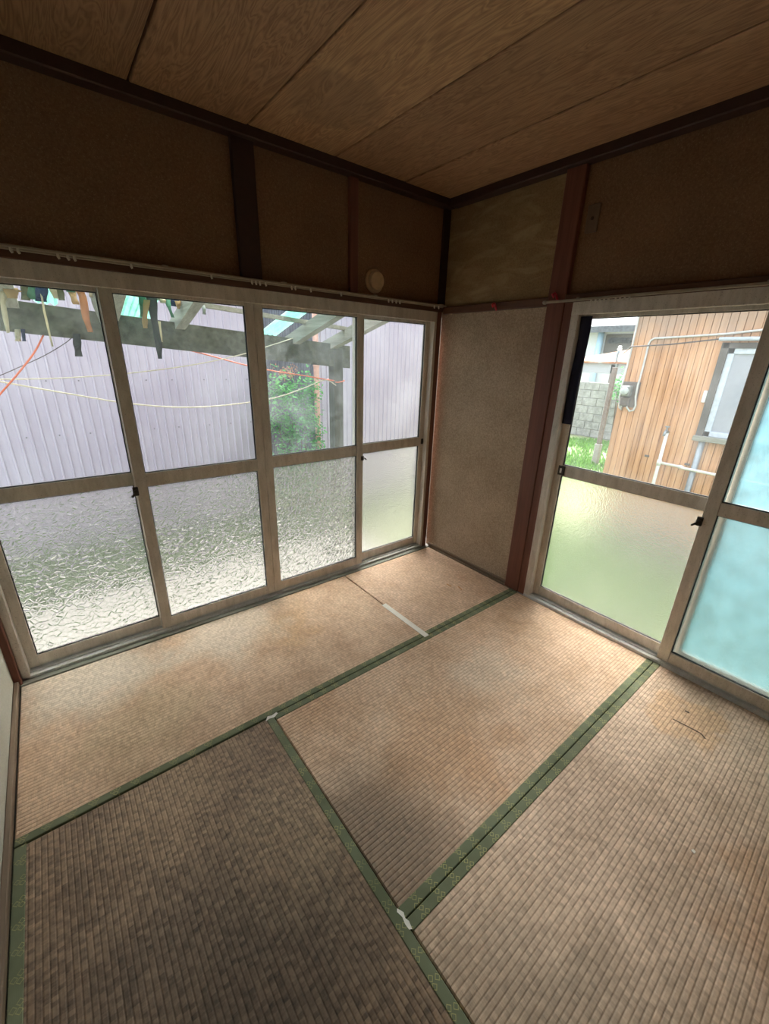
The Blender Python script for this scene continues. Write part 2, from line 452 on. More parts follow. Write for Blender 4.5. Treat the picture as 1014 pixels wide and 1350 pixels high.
leafm('bush_leaf', (.06, .22, .075), (.20, .48, .17))
leafm('grass_blade', (.085, .19, .045), (.17, .34, .085))
leafm('weed_leaf', (.11, .20, .07), (.21, .33, .13))
def groundm():
    k = NT('garden_soil'); p = k.pos()
    f = k.noise(p, 1.1, 5, .6); g = k.noise(p, 20, 4)
    c = k.ramp(k.ma('ADD', k.ma('MULTIPLY', f, .7), k.ma('MULTIPLY', g, .3)), [(.36, (.26, .24, .20)), (.5, (.19, .22, .11)), (.66, (.15, .22, .08))])
    k.end(k.pbr(c, .95, k.bump(g, .5, .01)))
groundm()

# ------------------------------------------------------------------ room shell
W = 0.88; RM = 3 * W          # room 2.64 x 2.64
H = 2.42; GZ = -0.45
WX0 = -RM
floor = MB().box(-RM - .12, .14, -RM - .12, .13, -.12, -.055).build('floor', 'mortar'); tag(floor, kind='structure')
# window wall (left in the photo): posts stand proud of the sanded plaster
wl = thing('wall_left', (-1.32, .08, 0), kind='structure')
MB().box(-RM - .12, .14, .03, .13, 1.80, H + .1).build('upper_plaster', 'sand_plaster_shaded', wl)
MB().box(-RM - .12, .14, -.02, .13, -.12, -.002).build('foundation_sill', 'foundation', wl)
MB().box(-RM - .12, .14, .13, .15, 1.76, H + .3).build('outer_cladding', 'exterior_wall', wl)
MB().box(-1.395, -1.29, 0, .10, 1.80, H - .04, .003).build('post', 'dark_moulding', wl)
MB().box(-.755, -.70, .008, .10, 1.80, H - .04, .003).build('stud', 'post_wood', wl)
MB().box(-.02, .10, .012, .13, 1.80, H - .04, .003).build('corner_post', 'dark_moulding', wl)
MB().box(-.045, .0, -.004, .13, 0, 1.80, .004).build('jamb', 'post_wood', wl)
MB().box(-RM - .02, -RM + .028, -.03, .13, 0, 1.80, .004).build('jamb', 'post_wood', wl)
MB().box(-RM - .02, 0, -.012, .10, 1.775, 1.81, .003).build('lintel', 'lintel_wood_x', wl)
# wall with the sliding door window (right in the photo)
wr = thing('wall_right', (.08, -1.32, 0), kind='structure')
MB().box(.035, .14, -.86, .03, -.12, 1.79).build('lower_plaster', 'sand_plaster', wr)
MB().box(.035, .14, -.86, .03, 1.78, H + .1).build('upper_plaster', 'sand_plaster_olive', wr)
MB().box(.03, .14, -RM - .12, -.86, 1.80, H + .1).build('upper_plaster', 'sand_plaster_shaded', wr)
MB().box(.14, .16, -RM - .12, .15, 1.74, H + .3).build('outer_cladding', 'exterior_wall', wr)
MB().box(.14, .16, -.95, .15, -.12, 1.74).build('outer_cladding', 'exterior_wall', wr)
MB().box(.0, .14, -RM - .12, -.9, -.12, -.002).build('foundation_sill', 'foundation', wr)
MB().box(0, .13, -.905, -.80, 0, H - .04, .004).build('post', 'post_wood', wr)
MB().box(.004, .13, -.955, -.906, 0, 1.775, .003).build('jamb', 'post_wood', wr)
MB().box(.010, .10, -.80, -.0, 1.765, 1.81, .003).build('lintel', 'lintel_wood_y', wr)
MB().box(-.006, .10, -RM, -.906, 1.772, 1.812, .003).build('lintel', 'lintel_wood_y', wr)
MB().box(.022, .04, -.80, .0, 0, .022, .002).build('floor_strip', 'sill_wood_y', wr)
# unseen sides of the room
w3 = thing('wall_near_left', (-RM - .06, -1.32, 0), kind='structure')
MB().box(-RM - .12, -RM, -RM - .12, -.03, -.12, H + .1).build('plaster', 'pale_plaster', w3)
MB().box(-RM, -RM + .018, -RM, -.03, 0, .03, .003).build('floor_strip', 'sill_wood_y', w3)
w4 = tag(MB().box(-RM - .12, .14, -RM - .12, -RM, -.12, H + .1).build('wall_near_right', 'sand_plaster_shaded'), kind='structure')

# ceiling: battened boards with open joints
ce = thing('ceiling', (-1.32, -1.32, H), kind='structure')
MB().box(-RM - .12, .15, -RM - .12, .15, H + .016, H + .30).build('ceiling_deck', 'dark_moulding', ce)
joints = [-RM - .05, -2.241, -1.784, -1.325, -.868, -.402, .03]
for i in range(6):
    dz = (.002, 0, .003, .001, 0, .002)[i]
    MB().box(joints[i] + .004, joints[i + 1] - .004, -RM, .03, H - dz, H + .018, .003).build('ceiling_board', 'ceiling_board', ce).color = (*[(.85, .82, .95, 1.18, .92, 1.0)[i] * q for q in (1.0, 1.0 if i != 3 else 1.03, 1.0)], 1)
t1 = MB().box(-RM, .03, -.032, .06, H - .044, H + .004, .005).build('trim_1', 'dark_moulding'); tag(t1, kind='structure')
t2 = MB().box(-.032, .06, -RM, -.032, H - .044, H + .004, .005).build('trim_2', 'dark_moulding'); tag(t2, kind='structure')
t5 = MB().box(-RM, -RM + .03, -RM, -.032, H - .044, H + .004, .005).build('trim_3', 'dark_moulding'); tag(t5, kind='structure')
t6 = MB().box(-RM + .03, -.032, -RM, -RM + .03, H - .044, H + .004, .005).build('trim_4', 'dark_moulding'); tag(t6, kind='structure')
t3 = MB().box(-RM + .0, 0, -.036, -.002, -.05, .004, .002).build('trim_5', 'sill_wood_x'); tag(t3, kind='structure')

# ------------------------------------------------------------------ tatami mats
BW = .030
def mat_thing(x0, x1, y0, y1, along, mat, label, borders):
    g = .0025
    x0 += g; x1 -= g; y0 += g; y1 -= g
    t = thing('tatami_mat', ((x0 + x1) / 2, (y0 + y1) / 2, -.055), label, 'tatami mat')
    MB().box(x0, x1, y0, y1, -.055, 0, .004).build('straw_facing', mat, t)
    for b in borders:
        if b == 'n': q = (x0 - .0005, x1 + .0005, y1 - BW, y1 + .001)
        if b == 's': q = (x0 - .0005, x1 + .0005, y0 - .001, y0 + BW)
        if b == 'e': q = (x1 - BW, x1 + .001, y0 - .0005, y1 + .0005)
        if b == 'w': q = (x0 - .001, x0 + BW, y0 - .0005, y1 + .0005)
        MB().box(*q, -.05, .0022, .002).build('border', 'border_cloth_' + along, t)
    return t
N0 = -.036
SEAM = -.838
mat_thing(-RM + .018, SEAM, -W, N0, 'x', 'tatami_window', 'long faded straw mat lying under the pebbled glass windows', 's')
mat_thing(SEAM, 0, -W, N0, 'x', 'tatami_half', 'half-size straw mat in the room corner beside the sand plaster panel', 's')
mat_thing(-2 * W, 0, -2 * W, -W, 'x', 'tatami_middle', 'straw mat with an orange and black stain between two double green borders', 'ns')
mat_thing(-2 * W, 0, -3 * W, -2 * W, 'x', 'tatami_right', 'straw mat along the blue screened sash with a dark scratch', 'ns')
mat_thing(-3 * W + .018, -2 * W, -3 * W, -W, 'y', 'tatami_dark', 'dark brown soiled straw mat running at right angles to the others', 'ew')

def strip_on_floor(name, pts, w, mat, label, cat, th=.0014, zb=.0005):
    m_ = MB(); P = [px(u, v, z=0) for u, v in pts]
    for a, b in zip(P[:-1], P[1:]):
        d = (b - a).normalized(); r = Vector((-d.y, d.x, 0)) * (w / 2)
        q = [a - r, a + r, b + r, b - r]
        m_.add([Vector((c.x, c.y, zb)) for c in q] + [Vector((c.x, c.y, zb + th)) for c in q], [(3, 2, 1, 0), (4, 5, 6, 7), (0, 1, 5, 4), (1, 2, 6, 5), (2, 3, 7, 6), (3, 0, 4, 7)])
    return tag(m_.build(name, mat), label, cat)
strip_on_floor('tape_strip', [(506, 797), (563, 839)], .034, 'white_paper', 'long cream white tape strip over the mat seam', 'tape', .0014, .0012)
def scrap(cu, cv, shape, mat, label, cat, z=.0016):
    c = px(cu, cv, z=0); n = len(shape); v0 = [Vector((c.x + a, c.y + b, z)) for a, b in shape]
    v1 = [p + Vector((0, 0, .001 + .0015 * random.random())) for p in v0]
    m_ = MB().add(v0 + v1, [tuple(range(n))[::-1], tuple(range(n, 2 * n))] + [(i, (i + 1) % n, n + (i + 1) % n, n + i) for i in range(n)])
    return tag(m_.build('paper_scrap', mat), label, cat)
scrap(358, 945, [(-.030, -.010), (-.012, -.006), (.008, -.012), (.030, .000), (.026, .008), (.004, .004), (-.014, .010)], 'white_paper', 'small white paper scrap where the dark mat meets the window mat', 'paper scrap')
scrap(532, 1213, [(-.002, -.026), (.006, -.030), (.010, -.012), (.006, .0), (.011, .012), (.002, .030), (-.004, .024), (.001, .006), (-.003, -.010)], 'white_paper', 'frayed white paper scrap at the lower end of the double green border', 'paper scrap')
scrap(914, 1123, [(-.006, -.004), (.004, -.006), (.008, .003), (-.003, .006)], 'white_paper', 'tiny white crumb on the mat by the blue screened sash', 'crumb', .001)
strip_on_floor('scratch_mark', [(887, 948), (905, 957), (924, 967), (930, 974)], .006, 'dirt_speck', 'thin dark scratch across the mat by the blue screened sash', 'scratch', .0006)
strip_on_floor('dirt_speck', [(903, 937), (909, 940)], .008, 'dirt_speck', 'short dark speck beside the long scratch on the mat', 'speck', .0008)
strip_on_floor('dirt_speck', [(589, 770), (595, 773)], .008, 'film_orange', 'rust coloured speck on the half-size corner mat', 'speck', .0008)
strip_on_floor('dirt_speck', [(604, 773), (609, 778)], .007, 'film_orange', 'second rust coloured speck on the half-size corner mat, nearer the plaster panel', 'speck', .0008)

# ------------------------------------------------------------------ windows
def mapL(s, d, z): return (s, d, z)
def mapR(s, d, z): return (d, -s, z)
def sbox(mb, mp, s0, s1, d0, d1, z0, z1, c=.002):
    a = mp(s0, d0, z0); b = mp(s1, d1, z1)
    return mb.box(a[0], b[0], a[1], b[1], a[2], b[2], c)
def sash(mp, s0, s1, d0, z0, z1, ml, mh, sl, sr, lower, upper, label, group=None, br=.058, tr=.045):
    d1 = d0 + .030; dm = d0 + .015
    base = mp((s0 + s1) / 2, dm, z0)
    t = thing('window_sash', base, label, 'window sash', group)
    sbox(MB(), mp, s0, s0 + sl, d0, d1, z0, z1).build('stile', 'aluminium', t)
    sbox(MB(), mp, s1 - sr, s1, d0, d1, z0, z1).build('stile', 'aluminium', t)
    for nm, a, b in (('bottom_rail', z0 + .002, z0 + br), ('middle_rail', ml, mh), ('top_rail', z1 - tr, z1 - .002)):
        sbox(MB(), mp, s0 + sl - .001, s1 - sr + .001, d0 + .003, d1 - .003, a, b).build(nm, 'aluminium', t)
    for nm, a, b, mm in (('frosted_pane', z0 + br - .006, ml + .006, lower), ('clear_pane', mh - .006, z1 - tr + .006, upper)):
        sbox(MB(), mp, s0 + sl - .008, s1 - sr + .008, dm - .0022, dm + .0022, a, b, 0).build(nm, mm, t)
        g = MB(); a2 = a + .006; b2 = b - .006; e = .0035
        for q in ((s0 + sl, s1 - sr, a2, a2 + e), (s0 + sl, s1 - sr, b2 - e, b2), (s0 + sl, s0 + sl + e, a2, b2), (s1 - sr - e, s1 - sr, a2, b2)):
            sbox(g, mp, q[0], q[1], dm - .006, dm + .006, q[2], q[3], 0)
        g.build('gasket', 'gasket', t)
    return t
ZB, ZT = .028, 1.742
win1 = thing('window_1', (-1.32, .05, 0), kind='structure')
MB().box(-RM + .028, -.045, -.006, .012, 1.712, 1.776, .002).build('head_frame', 'aluminium', win1)
MB().box(-RM + .028, -.045, .012, .11, 1.738, 1.776, .002).build('head_track', 'aluminium', win1)
MB().box(-RM + .028, -RM + .058, -.004, .11, .0, 1.74, .002).build('jamb_frame', 'aluminium', win1)
MB().box(-.068, -.044, -.004, .11, .0, 1.74, .002).build('jamb_frame', 'aluminium', win1)
MB().box(-RM + .028, -.045, -.004, .11, -.01, .018, .002).build('sill_frame', 'aluminium_pale', win1)
for d in (.020, .056): MB().box(-RM + .058, -.068, d - .002, d + .002, .017, .027).build('sill_track', 'aluminium_pale', win1)
DI, DO = .005, .041
s1_ = sash(mapL, -RM + .052, -1.965, DO, ZB, ZT, .852, .915, .045, .045, 'glass_pebbled', 'glass_clear', 'aluminium sash with pebbled lower glass nearest the pale plaster wall, in the outer track')
s2_ = sash(mapL, -2.008, -1.348, DI, ZB, ZT, .845, .912, .050, .045, 'glass_pebbled', 'glass_clear', 'aluminium sash with pebbled lower glass and a crescent lock, second from the pale plaster wall')
s3_ = sash(mapL, -1.346, -.655, DI, ZB, ZT, .850, .918, .046, .050, 'glass_pebbled', 'glass_hazy', 'aluminium sash whose hazy upper glass shows the leafy bush')
s4_ = sash(mapL, -.70, -.062, DO, ZB, ZT, .850, .915, .045, .042, 'glass_frosted', 'glass_clear', 'narrow looking aluminium sash in the room corner beside the sand plaster panel')
win2 = thing('window_2', (.05, -1.78, 0), kind='structure')
def wbox(s0, s1, d0, d1, z0, z1, nm, mt, par, c=.002): return sbox(MB(), mapR, s0, s1, d0, d1, z0, z1, c).build(nm, mt, par)
wbox(.955, RM, -.004, .012, 1.712, 1.774, 'head_frame', 'aluminium', win2)
wbox(.955, RM, .012, .13, 1.738, 1.774, 'head_track', 'aluminium', win2)
wbox(.955, .995, -.002, .13, 0, 1.74, 'jamb_frame', 'aluminium', win2)
wbox(RM - .03, RM, -.002, .13, 0, 1.74, 'jamb_frame', 'aluminium', win2)
wbox(.955, RM, -.004, .13, -.01, .018, 'sill_frame', 'aluminium_pale', win2)
for d in (.020, .056, .095): wbox(.99, RM - .03, d - .002, d + .002, .017, .027, 'sill_track', 'aluminium_pale', win2, 0)
sA = sash(mapR, .988, 1.815, DO, ZB, ZT, .848, .912, .048, .045, 'glass_frosted', 'glass_clear', 'aluminium sash with fine frosted lower glass looking onto the cedar clad house', None, .062)
sB = sash(mapR, 1.762, RM - .028, DI, ZB, ZT, .850, .912, .052, .045, 'glass_frosted', 'glass_clear', 'aluminium sash backed by the blue insect screen, lower glass glowing cyan', None, .062)
# blue insect screen in the outermost track
sc_ = thing('insect_screen', mapR(2.2, .095, ZB), 'blue mesh insect screen outside the cyan glowing sash', 'insect screen')
for q in ((1.80, 1.835, ZB, ZT), (RM - .065, RM - .03, ZB, ZT)): wbox(q[0], q[1], .084, .104, q[2], q[3], 'stile', 'aluminium', sc_)
for q in ((ZB, ZB + .05), (.862, .90), (ZT - .045, ZT)): wbox(1.834, RM - .064, .086, .102, q[0], q[1], 'rail', 'aluminium', sc_)
wbox(1.83, RM - .06, .0935, .0945, ZB + .04, ZT - .03, 'mesh_net', 'blue_net', sc_, 0)
# crescent locks and the finger pull
def lock(par, mp, s, z, sgn):
    L = sbox(MB(), mp, s - .012, s + .012, -.006, .006, z - .022, z + .022, .003).build('crescent_lock', 'lock_metal', par)
    c = Vector(mp(s, -.006, z)); ax = Vector(mp(0, -1, 0))
    MB().lathe(c, ax, [(.011, 0), (.011, .008), (.007, .011)], 14).build('pivot', 'lock_metal', L)
    a = Vector(mp(s, -.012, z)); b = Vector(mp(s + sgn * .022, -.018, z - .022))
    MB().bar(a, b, .009, .010, ax).build('lever', 'lock_metal', L)
lock(s2_, mapL, -2.012, .832, -1)
lock(sB, mapR, 1.760, .806, -1)
lk = sbox(MB(), mapL, -.672, -.654, -.006, .006, .815, .845, .002).build('crescent_lock', 'lock_metal', s3_)
MB().bar((-.652, -.008, .832), (-.64, -.012, .82), .008, .008).build('lever', 'lock_metal', lk)
fp = wbox(1.018, 1.056, DO - .006, DO + .006, .852, .908, 'finger_pull', 'lock_metal', sA)
wbox(1.030, 1.042, DO - .008, DO - .005, .866, .894, 'pull_slot', 'aluminium_pale', fp)
fp4 = MB().box(-.088, -.062, DO - .006, DO + .002, .862, .902, .002).build('finger_pull', 'lock_metal', s4_)
# navy cloth strip hung over the stile
zt_ = 1.705; zb_ = px(735, 557, x=.03).z
nv = MB(); n_ = 14
for i in range(n_ + 1):
    f = i / n_; z = zt_ + (zb_ - zt_) * f; wv = .004 * math.sin(f * 9)
    a = 0.998 + .003 * math.sin(f * 6); b = 1.052 + .006 * math.sin(f * 5 + 1)
    nv.v += [Vector((.024 + wv * .5, -a, z)), Vector((.020 - wv * .5, -(a + b) / 2, z)), Vector((.024 + wv * .5, -b, z)),
             Vector((.030 + wv * .3, -b, z)), Vector((.030 + wv * .3, -a, z))]
for i in range(n_):
    for k_ in range(5):
        nv.f.append([i * 5 + k_, i * 5 + (k_ + 1) % 5, (i + 1) * 5 + (k_ + 1) % 5, (i + 1) * 5 + k_])
nv.f += [[0, 1, 2, 3, 4], [n_ * 5 + k_ for k_ in range(5)]]
tag(nv.build('cloth_strip', 'navy_cloth', None, True), 'navy blue cloth strip hanging down the stile beside the dark red post', 'cloth strip')

# ------------------------------------------------------------------ curtain rails, clips, vent, plate
rl = thing('curtain_rail', (-1.32, -.04, 1.79), 'long double metal curtain rail above the four-sash window', 'curtain rail')
for dy, dz in ((-.026, .0), (-.055, .004)):
    r0 = MB().box(-RM + .02, -.02, dy - .006, dy + .006, 1.801 + dz, 1.810 + dz, .002).build('rail', 'rail_cream', rl)
for s in (-2.3, -1.75, -1.2, -.62, -.06):
    MB().box(s - .012, s + .012, -.062, -.005, 1.811, 1.819, .002).build('bracket', 'rail_cream', rl)
run = [-2.255, -2.235, -2.12, -2.09, -2.07, -1.88, -1.56, -1.37, -1.35, -1.33, -1.30, -1.16, -1.14, -1.05, -.86, -.52, -.49, -.46, -.43, -.13, -.09]
for s in run:
    MB().tube([(s, -.055, 1.806), (s, -.055, 1.795), (s + .003, -.055, 1.788)], [.004, .005, .004], 8).build('runner', 'runner_white', rl)
rr = thing('curtain_rail', (-.04, -1.7, 1.77), 'thin curtain rail above the sliding window, starting across the dark red post', 'curtain rail')
pa = px(719, 400, x=-.04)
MB().box(-.046, -.034, -RM + .03, pa.y, 1.772, 1.784, .002).build('rail', 'rail_cream', rr)
MB().lathe((-.04, pa.y, 1.778), (0, 1, 0), [(.009, -.006), (.011, .0), (.009, .012), (.004, .016)], 12).build('end_cap', 'rail_cream', rr)
for s in (-1.0, -1.75, -2.4): MB().box(-.045, -.004, s - .01, s + .01, 1.783, 1.790, .002).build('bracket', 'rail_cream', rr)
for i in range(9):
    s = -1.07 - i * .021 - (.012 if i > 4 else 0)
    MB().tube([(-.04, s, 1.776), (-.04, s, 1.766), (-.04, s + .003, 1.759)], [.004, .005, .004], 8).build('runner', 'runner_white', rr)
def clip(c, ax, label):
    c = Vector(c)
    t = thing('red_clip', c, label, 'clip')
    a = MB().tube([c, c + Vector((-.012, .003, .012)), c + Vector((-.022, .006, .004)), c + Vector((-.026, -.004, -.012))], [.006, .007, .007, .005], 8).build('hook', 'red_clip', t, True)
    MB().tube([c + Vector((-.010, -.004, .008)), c + Vector((-.014, -.016, -.012)), c + Vector((-.012, -.022, -.030))], [.006, .007, .004], 8).build('tail', 'red_clip', t, True)
    return t
q = px(653, 403, x=.006); clip(q, 0, 'small red plastic clip on the brown lintel above the sand plaster panel')
q = px(733, 390, x=-.004); clip(q, 0, 'small red plastic clip on the dark red post above the curtain rail end')
c = px(497, 370, y=.0)
vt = thing('vent_cap', (c.x, .03, c.z), 'round cream vent cap on the upper wall near the corner', 'vent')
MB().lathe((c.x, .034, c.z), (0, -1, 0), [(.066, 0), (.066, .012), (.060, .020), (.048, .022)], 36).build('flange', 'vent_cream', vt, False)
MB().lathe((c.x, .034, c.z), (0, -1, 0), [(.050, .020), (.052, .034), (.050, .040), (.044, .044), (.0, .046)], 36).build('cap', 'vent_cream', vt, False)
pt = thing('blank_plate', (.03, -.965, 2.08), 'brown blank cover plate on the upper wall beside the dark red post', 'wall plate')
MB().box(.022, .031, -.998, -.935, 2.085, 2.205, .003).build('plate', 'plate_brown', pt)
MB().lathe((.022, -.966, 2.145), (-1, 0, 0), [(.008, 0), (.008, .002), (.003, .003)], 12).build('screw', 'dirt_speck', pt)

# ------------------------------------------------------------------ outdoors: ground
gm = MB(); nx, ny = 40, 40
gr = MB().box(-9, 26, -14, 18, GZ - .1, GZ).build('ground', 'garden_soil'); tag(gr, kind='structure')
cs = MB().box(-4.2, .1, .16, 1.45, GZ, GZ + .05, .01).build('concrete_apron', 'concrete')
tag(cs, kind='structure')
for q in ((-RM - .1, .14, .0, .12), ):
    tag(MB().box(-RM - .1, .14, .02, .12, GZ, -.1).build('foundation_wall', 'foundation'), kind='structure')
tag(MB().box(.02, .14, -RM - .1, .02, GZ, -.1).build('foundation_wall', 'foundation'), kind='structure')

# ------------------------------------------------------------------ sheds of ribbed steel
SY = 2.5
def ribbed(fn, n, z0, z1, pitch=.077):
    """profile running along u with n ribs; fn(u, d, z) -> point, d towards the viewer"""
    prof = []
    for i in range(n):
        u = i * pitch
        prof += [(u, 0), (u + .052, 0), (u + .058, .013), (u + .069, .013), (u + .075, 0)]
    prof.append((n * pitch, 0))
    back = [(u, d - .002) for u, d in prof]
    m_ = MB(); k_ = len(prof); vs = []
    for zz in (z0, z1):
        vs += [fn(u, d, zz) for u, d in prof] + [fn(u, d, zz) for u, d in back]
    fs = []
    for i in range(k_ - 1):
        fs += [(i, i + 1, 2 * k_ + i + 1, 2 * k_ + i), (k_ + i + 1, k_ + i, 3 * k_ + i, 3 * k_ + i + 1), (i, k_ + i, k_ + i + 1, i + 1), (2 * k_ + i + 1, 3 * k_ + i + 1, 3 * k_ + i, 2 * k_ + i)]
    m_.add(vs, fs); return m_
shed_h = 2.12
shA = thing('metal_shed', (-2.5, 4, GZ), 'lavender ribbed steel shed behind the long row of windows', 'shed')
xr = -.27
for i in range(7):
    x0 = xr - (i + 1) * .77
    ribbed(lambda u, d, z: (x0 + u, SY - d, z), 10, GZ, shed_h).build('steel_sheet', 'lavender_steel', shA)
    sm = MB()
    for zz in (.25, .72, 1.19, 1.66):
        for j in (1, 4, 7): sm.lathe((x0 + .03 + j * .077, SY, zz + .01 * (j % 3)), (0, -1, 0), [(.007, -.002), (.006, .006)], 6)
    sc2 = sm.build('screws', 'screw', shA); tag(sc2, kind='stuff')
MB().box(xr - 7 * .77, xr, SY + .02, SY + 3.5, GZ, shed_h - .02).build('shed_body', 'lavender_steel', shA)
MB().box(xr - 7 * .77 - .1, xr + .05, SY - .12, SY + 3.6, shed_h, shed_h + .08).build('shed_roof', 'fascia_grey', shA)
shed_h = 2.6
shB = thing('metal_shed', (1.6, 4, GZ), 'lavender ribbed steel shed to the right of the salmon downpipe', 'shed')
for i in range(3):
    x0 = .42 + i * .77
    ribbed(lambda u, d, z: (x0 + u, SY - d, z), 10, GZ, shed_h).build('steel_sheet', 'lavender_steel', shB)
for i in range(4):
    y0 = SY + i * .77
    ribbed(lambda u, d, z: (.42 - d, y0 + u, z), 10, GZ, shed_h).build('side_sheet', 'dark_steel', shB)
MB().box(.44, .42 + 2.31, SY + .02, SY + 3.5, GZ, shed_h - .02).build('shed_body', 'lavender_steel', shB)
MB().box(.37, .42 + 2.36, SY - .12, SY + 3.6, shed_h, shed_h + .08).build('shed_roof', 'fascia_grey', shB)
bw_ = MB().box(xr + .01, .40, SY + 3.2, SY + 3.3, GZ, 2.0).build('alley_fence', 'frame_dark_wood'); tag(bw_, 'dark fence closing the gap between the two sheds', 'fence')
dp = thing('downpipe', (.36, SY - .06, GZ), 'salmon pink downpipe on the corner of the ribbed shed', 'downpipe')
MB().tube([(.385, SY - .046, GZ), (.385, SY - .046, 1.0), (.385, SY - .046, shed_h)], .034, 14).build('pipe', 'salmon_pipe', dp, True)
for zz in (.2, 1.35): MB().lathe((.385, SY - .046, zz), (0, 0, 1), [(.037, -.012), (.040, -.01), (.040, .01), (.037, .012)], 14).build('bracket', 'salmon_pipe', dp)

# ------------------------------------------------------------------ lean-to roof frame
BY = .95
lt = thing('lean_to', (-1.6, BY, GZ), 'weathered wooden lean-to roof frame outside the windows', 'lean-to')
def beam_z(x, top):   # the sagging front beam
    f = (x + 2.35) / 2.15
    return (1.705 - .148 * f) if top else (1.548 - .168 * f)
bx0, bx1 = -3.6, -.16
m_ = MB(); vs = []
for x in (bx0, bx1):
    for y, tp in ((BY - .05, 0), (BY + .05, 0), (BY + .05, 1), (BY - .05, 1)): vs.append((x, y, beam_z(x, tp)))
m_.add(vs, [(3, 2, 1, 0), (4, 5, 6, 7), (0, 1, 5, 4), (1, 2, 6, 5), (2, 3, 7, 6), (3, 0, 4, 7)]).build('front_beam', 'mossy_timber', lt)
pp = px(446, 470, y=BY - .05)
MB().box(pp.x - .046, pp.x + .046, BY - .055, BY + .035, GZ, beam_z(pp.x, 1) - .03, .004).build('post', 'weathered_z', lt)
MB().box(-3.45, -3.36, BY - .055, BY + .035, GZ, beam_z(-3.4, 1) - .03, .004).build('post', 'weathered_z', lt)
raf = [-.325, -.66, -1.49, -1.86, -2.31, -2.75, -3.2]
SL = .26
def raf_z(x, y): return beam_z(x, 1) - .008 + (BY - y) * SL
for x in raf:
    MB().bar((x, BY + .12, raf_z(x, BY + .12)), (x, .175, raf_z(x, .175)), .060, .085).build('rafter', 'weathered_y', lt)
for y in (.36, .70):
    MB().bar((bx0, y, raf_z(bx0, y) + .05), (-.25, y, raf_z(-.25, y) + .05), .042, .026).build('batten', 'weathered_y', lt)
def roof_sheet(xa, xb, ya, yb):
    m_ = MB(); n = max(2, int((xb - xa) / .016)); vs = []; fs = []
    for j, y in enumerate((ya, (ya + yb) / 2, yb)):
        for i in range(n + 1):
            x = xa + (xb - xa) * i / n
            vs.append((x, y + .012 * math.sin(x * 31 + j), raf_z(x, y) + .068 + .007 * math.cos(math.pi * i)))
    o = len(vs); vs += [(a, b, c + .002) for a, b, c in vs]
    for j in range(2):
        for i in range(n):
            q = [j * (n + 1) + i, j * (n + 1) + i + 1, (j + 1) * (n + 1) + i + 1, (j + 1) * (n + 1) + i]
            fs += [q[::-1], [o + k for k in q]]
    m_.add(vs, fs).build('roof_sheet', 'turquoise_sheet', lt)
roof_sheet(-3.4, -2.50, .2, 1.05); roof_sheet(-2.21, -2.10, .2, 1.10); roof_sheet(-1.83, -1.62, .2, 1.16); roof_sheet(-1.46, -1.34, .2, .62)
roof_sheet(-.86, -.74, .2, 1.12)

# torn film strips hanging from the roof frame
HN = [0]
def hang(pts, w, mat, label, y=.678, group=None, taper=1.0, top='batten', dx0=0.0):
    """pts: pixel polyline from the top end down, on the plane y just before the front batten;
    the top end meets the batten, the underside of a rafter or (top=None) another strip or the beam"""
    HN[0] += 1; lean = (.006, .020, .034)[HN[0] % 3] if top else (.040 if y < .8 else .0)
    P = [px(u, v, y=y) + Vector((dx0, 0, 0)) for u, v in pts]
    if top == 'batten': P[0].z = raf_z(P[0].x, .70) + .05
    if top == 'rafter': P[0].z = raf_z(P[0].x, y) - .038
    Q = []
    for a, b in zip(P[:-1], P[1:]):
        for i in range(4): Q.append(a.lerp(b, i / 4))
    Q.append(P[-1]); n = len(Q); vs = []; fs = []
    ph = random.random() * 6
    for i, p in enumerate(Q):
        f = i / (n - 1); ww = 1.2 * w * (1 + (taper - 1) * f) * (1 + .12 * math.sin(ph + f * 11)) / 2
        tw = .4 * math.sin(ph + f * 5) * min(1, f * 2)
        dx, dy = math.cos(tw) * ww, math.sin(tw) * ww
        yo = -lean * (min(1, f * 2) if top else 1) + .003 * math.sin(ph + f * 8) * f
        for s_, t_ in ((-1, 0), (1, 0), (1, .0015), (-1, .0015)): vs.append(Vector((p.x + s_ * dx, p.y + yo + s_ * dy + t_, p.z)))
    for i in range(n - 1):
        for k in range(4): fs.append((i * 4 + k, i * 4 + (k + 1) % 4, (i + 1) * 4 + (k + 1) % 4, (i + 1) * 4 + k))
    fs += [(3, 2, 1, 0), tuple((n - 1) * 4 + k for k in range(4))]
    return tag(MB().add(vs, fs).build('torn_strip', mat, None, True), label, 'plastic strip', group)
hang([(2, 366), (4, 400), (11, 439)], .026, 'film_cream', 'ragged cream plastic strip beside the short two-tone scraps', taper=.5, top='rafter')
hang([(14, 366), (14, 380), (17, 394)], .055, 'film_tan', 'broad pale tan plastic flap next to the ragged cream strip', taper=.7, top='rafter')
hang([(44, 368), (45, 380), (46, 395)], .050, 'film_green', 'broad faded green plastic flap next to the navy flap', taper=.9)
hang([(55, 368), (55, 384), (54, 398)], .045, 'film_navy', 'broad navy plastic flap next to the faded green flap', taper=.9)
hang([(51, 366), (58, 410), (69, 457)], .008, 'film_cream', 'thin cream string with a frayed end hanging over the beam')
hang([(72, 370), (78, 384), (82, 396)], .040, 'film_olive', 'olive plastic flap beside the turquoise sheet', taper=.6)
hang([(100, 370), (109, 392), (113, 420), (119, 438)], .036, 'film_orange', 'long orange brown strip with a forked tip', taper=.6)
hang([(92, 372), (96, 392), (100, 402)], .030, 'film_tan', 'short tan strip beside the long orange brown strip', taper=.8)
hang([(121, 372), (126, 400), (134, 428)], .050, 'film_grey', 'tapering grey strip behind the first meeting stile', taper=.15)
hang([(101, 440), (102, 455), (104, 470)], .032, 'film_slate', 'dark slate scrap dangling below the beam on its own', taper=.95, y=.896, top=None)
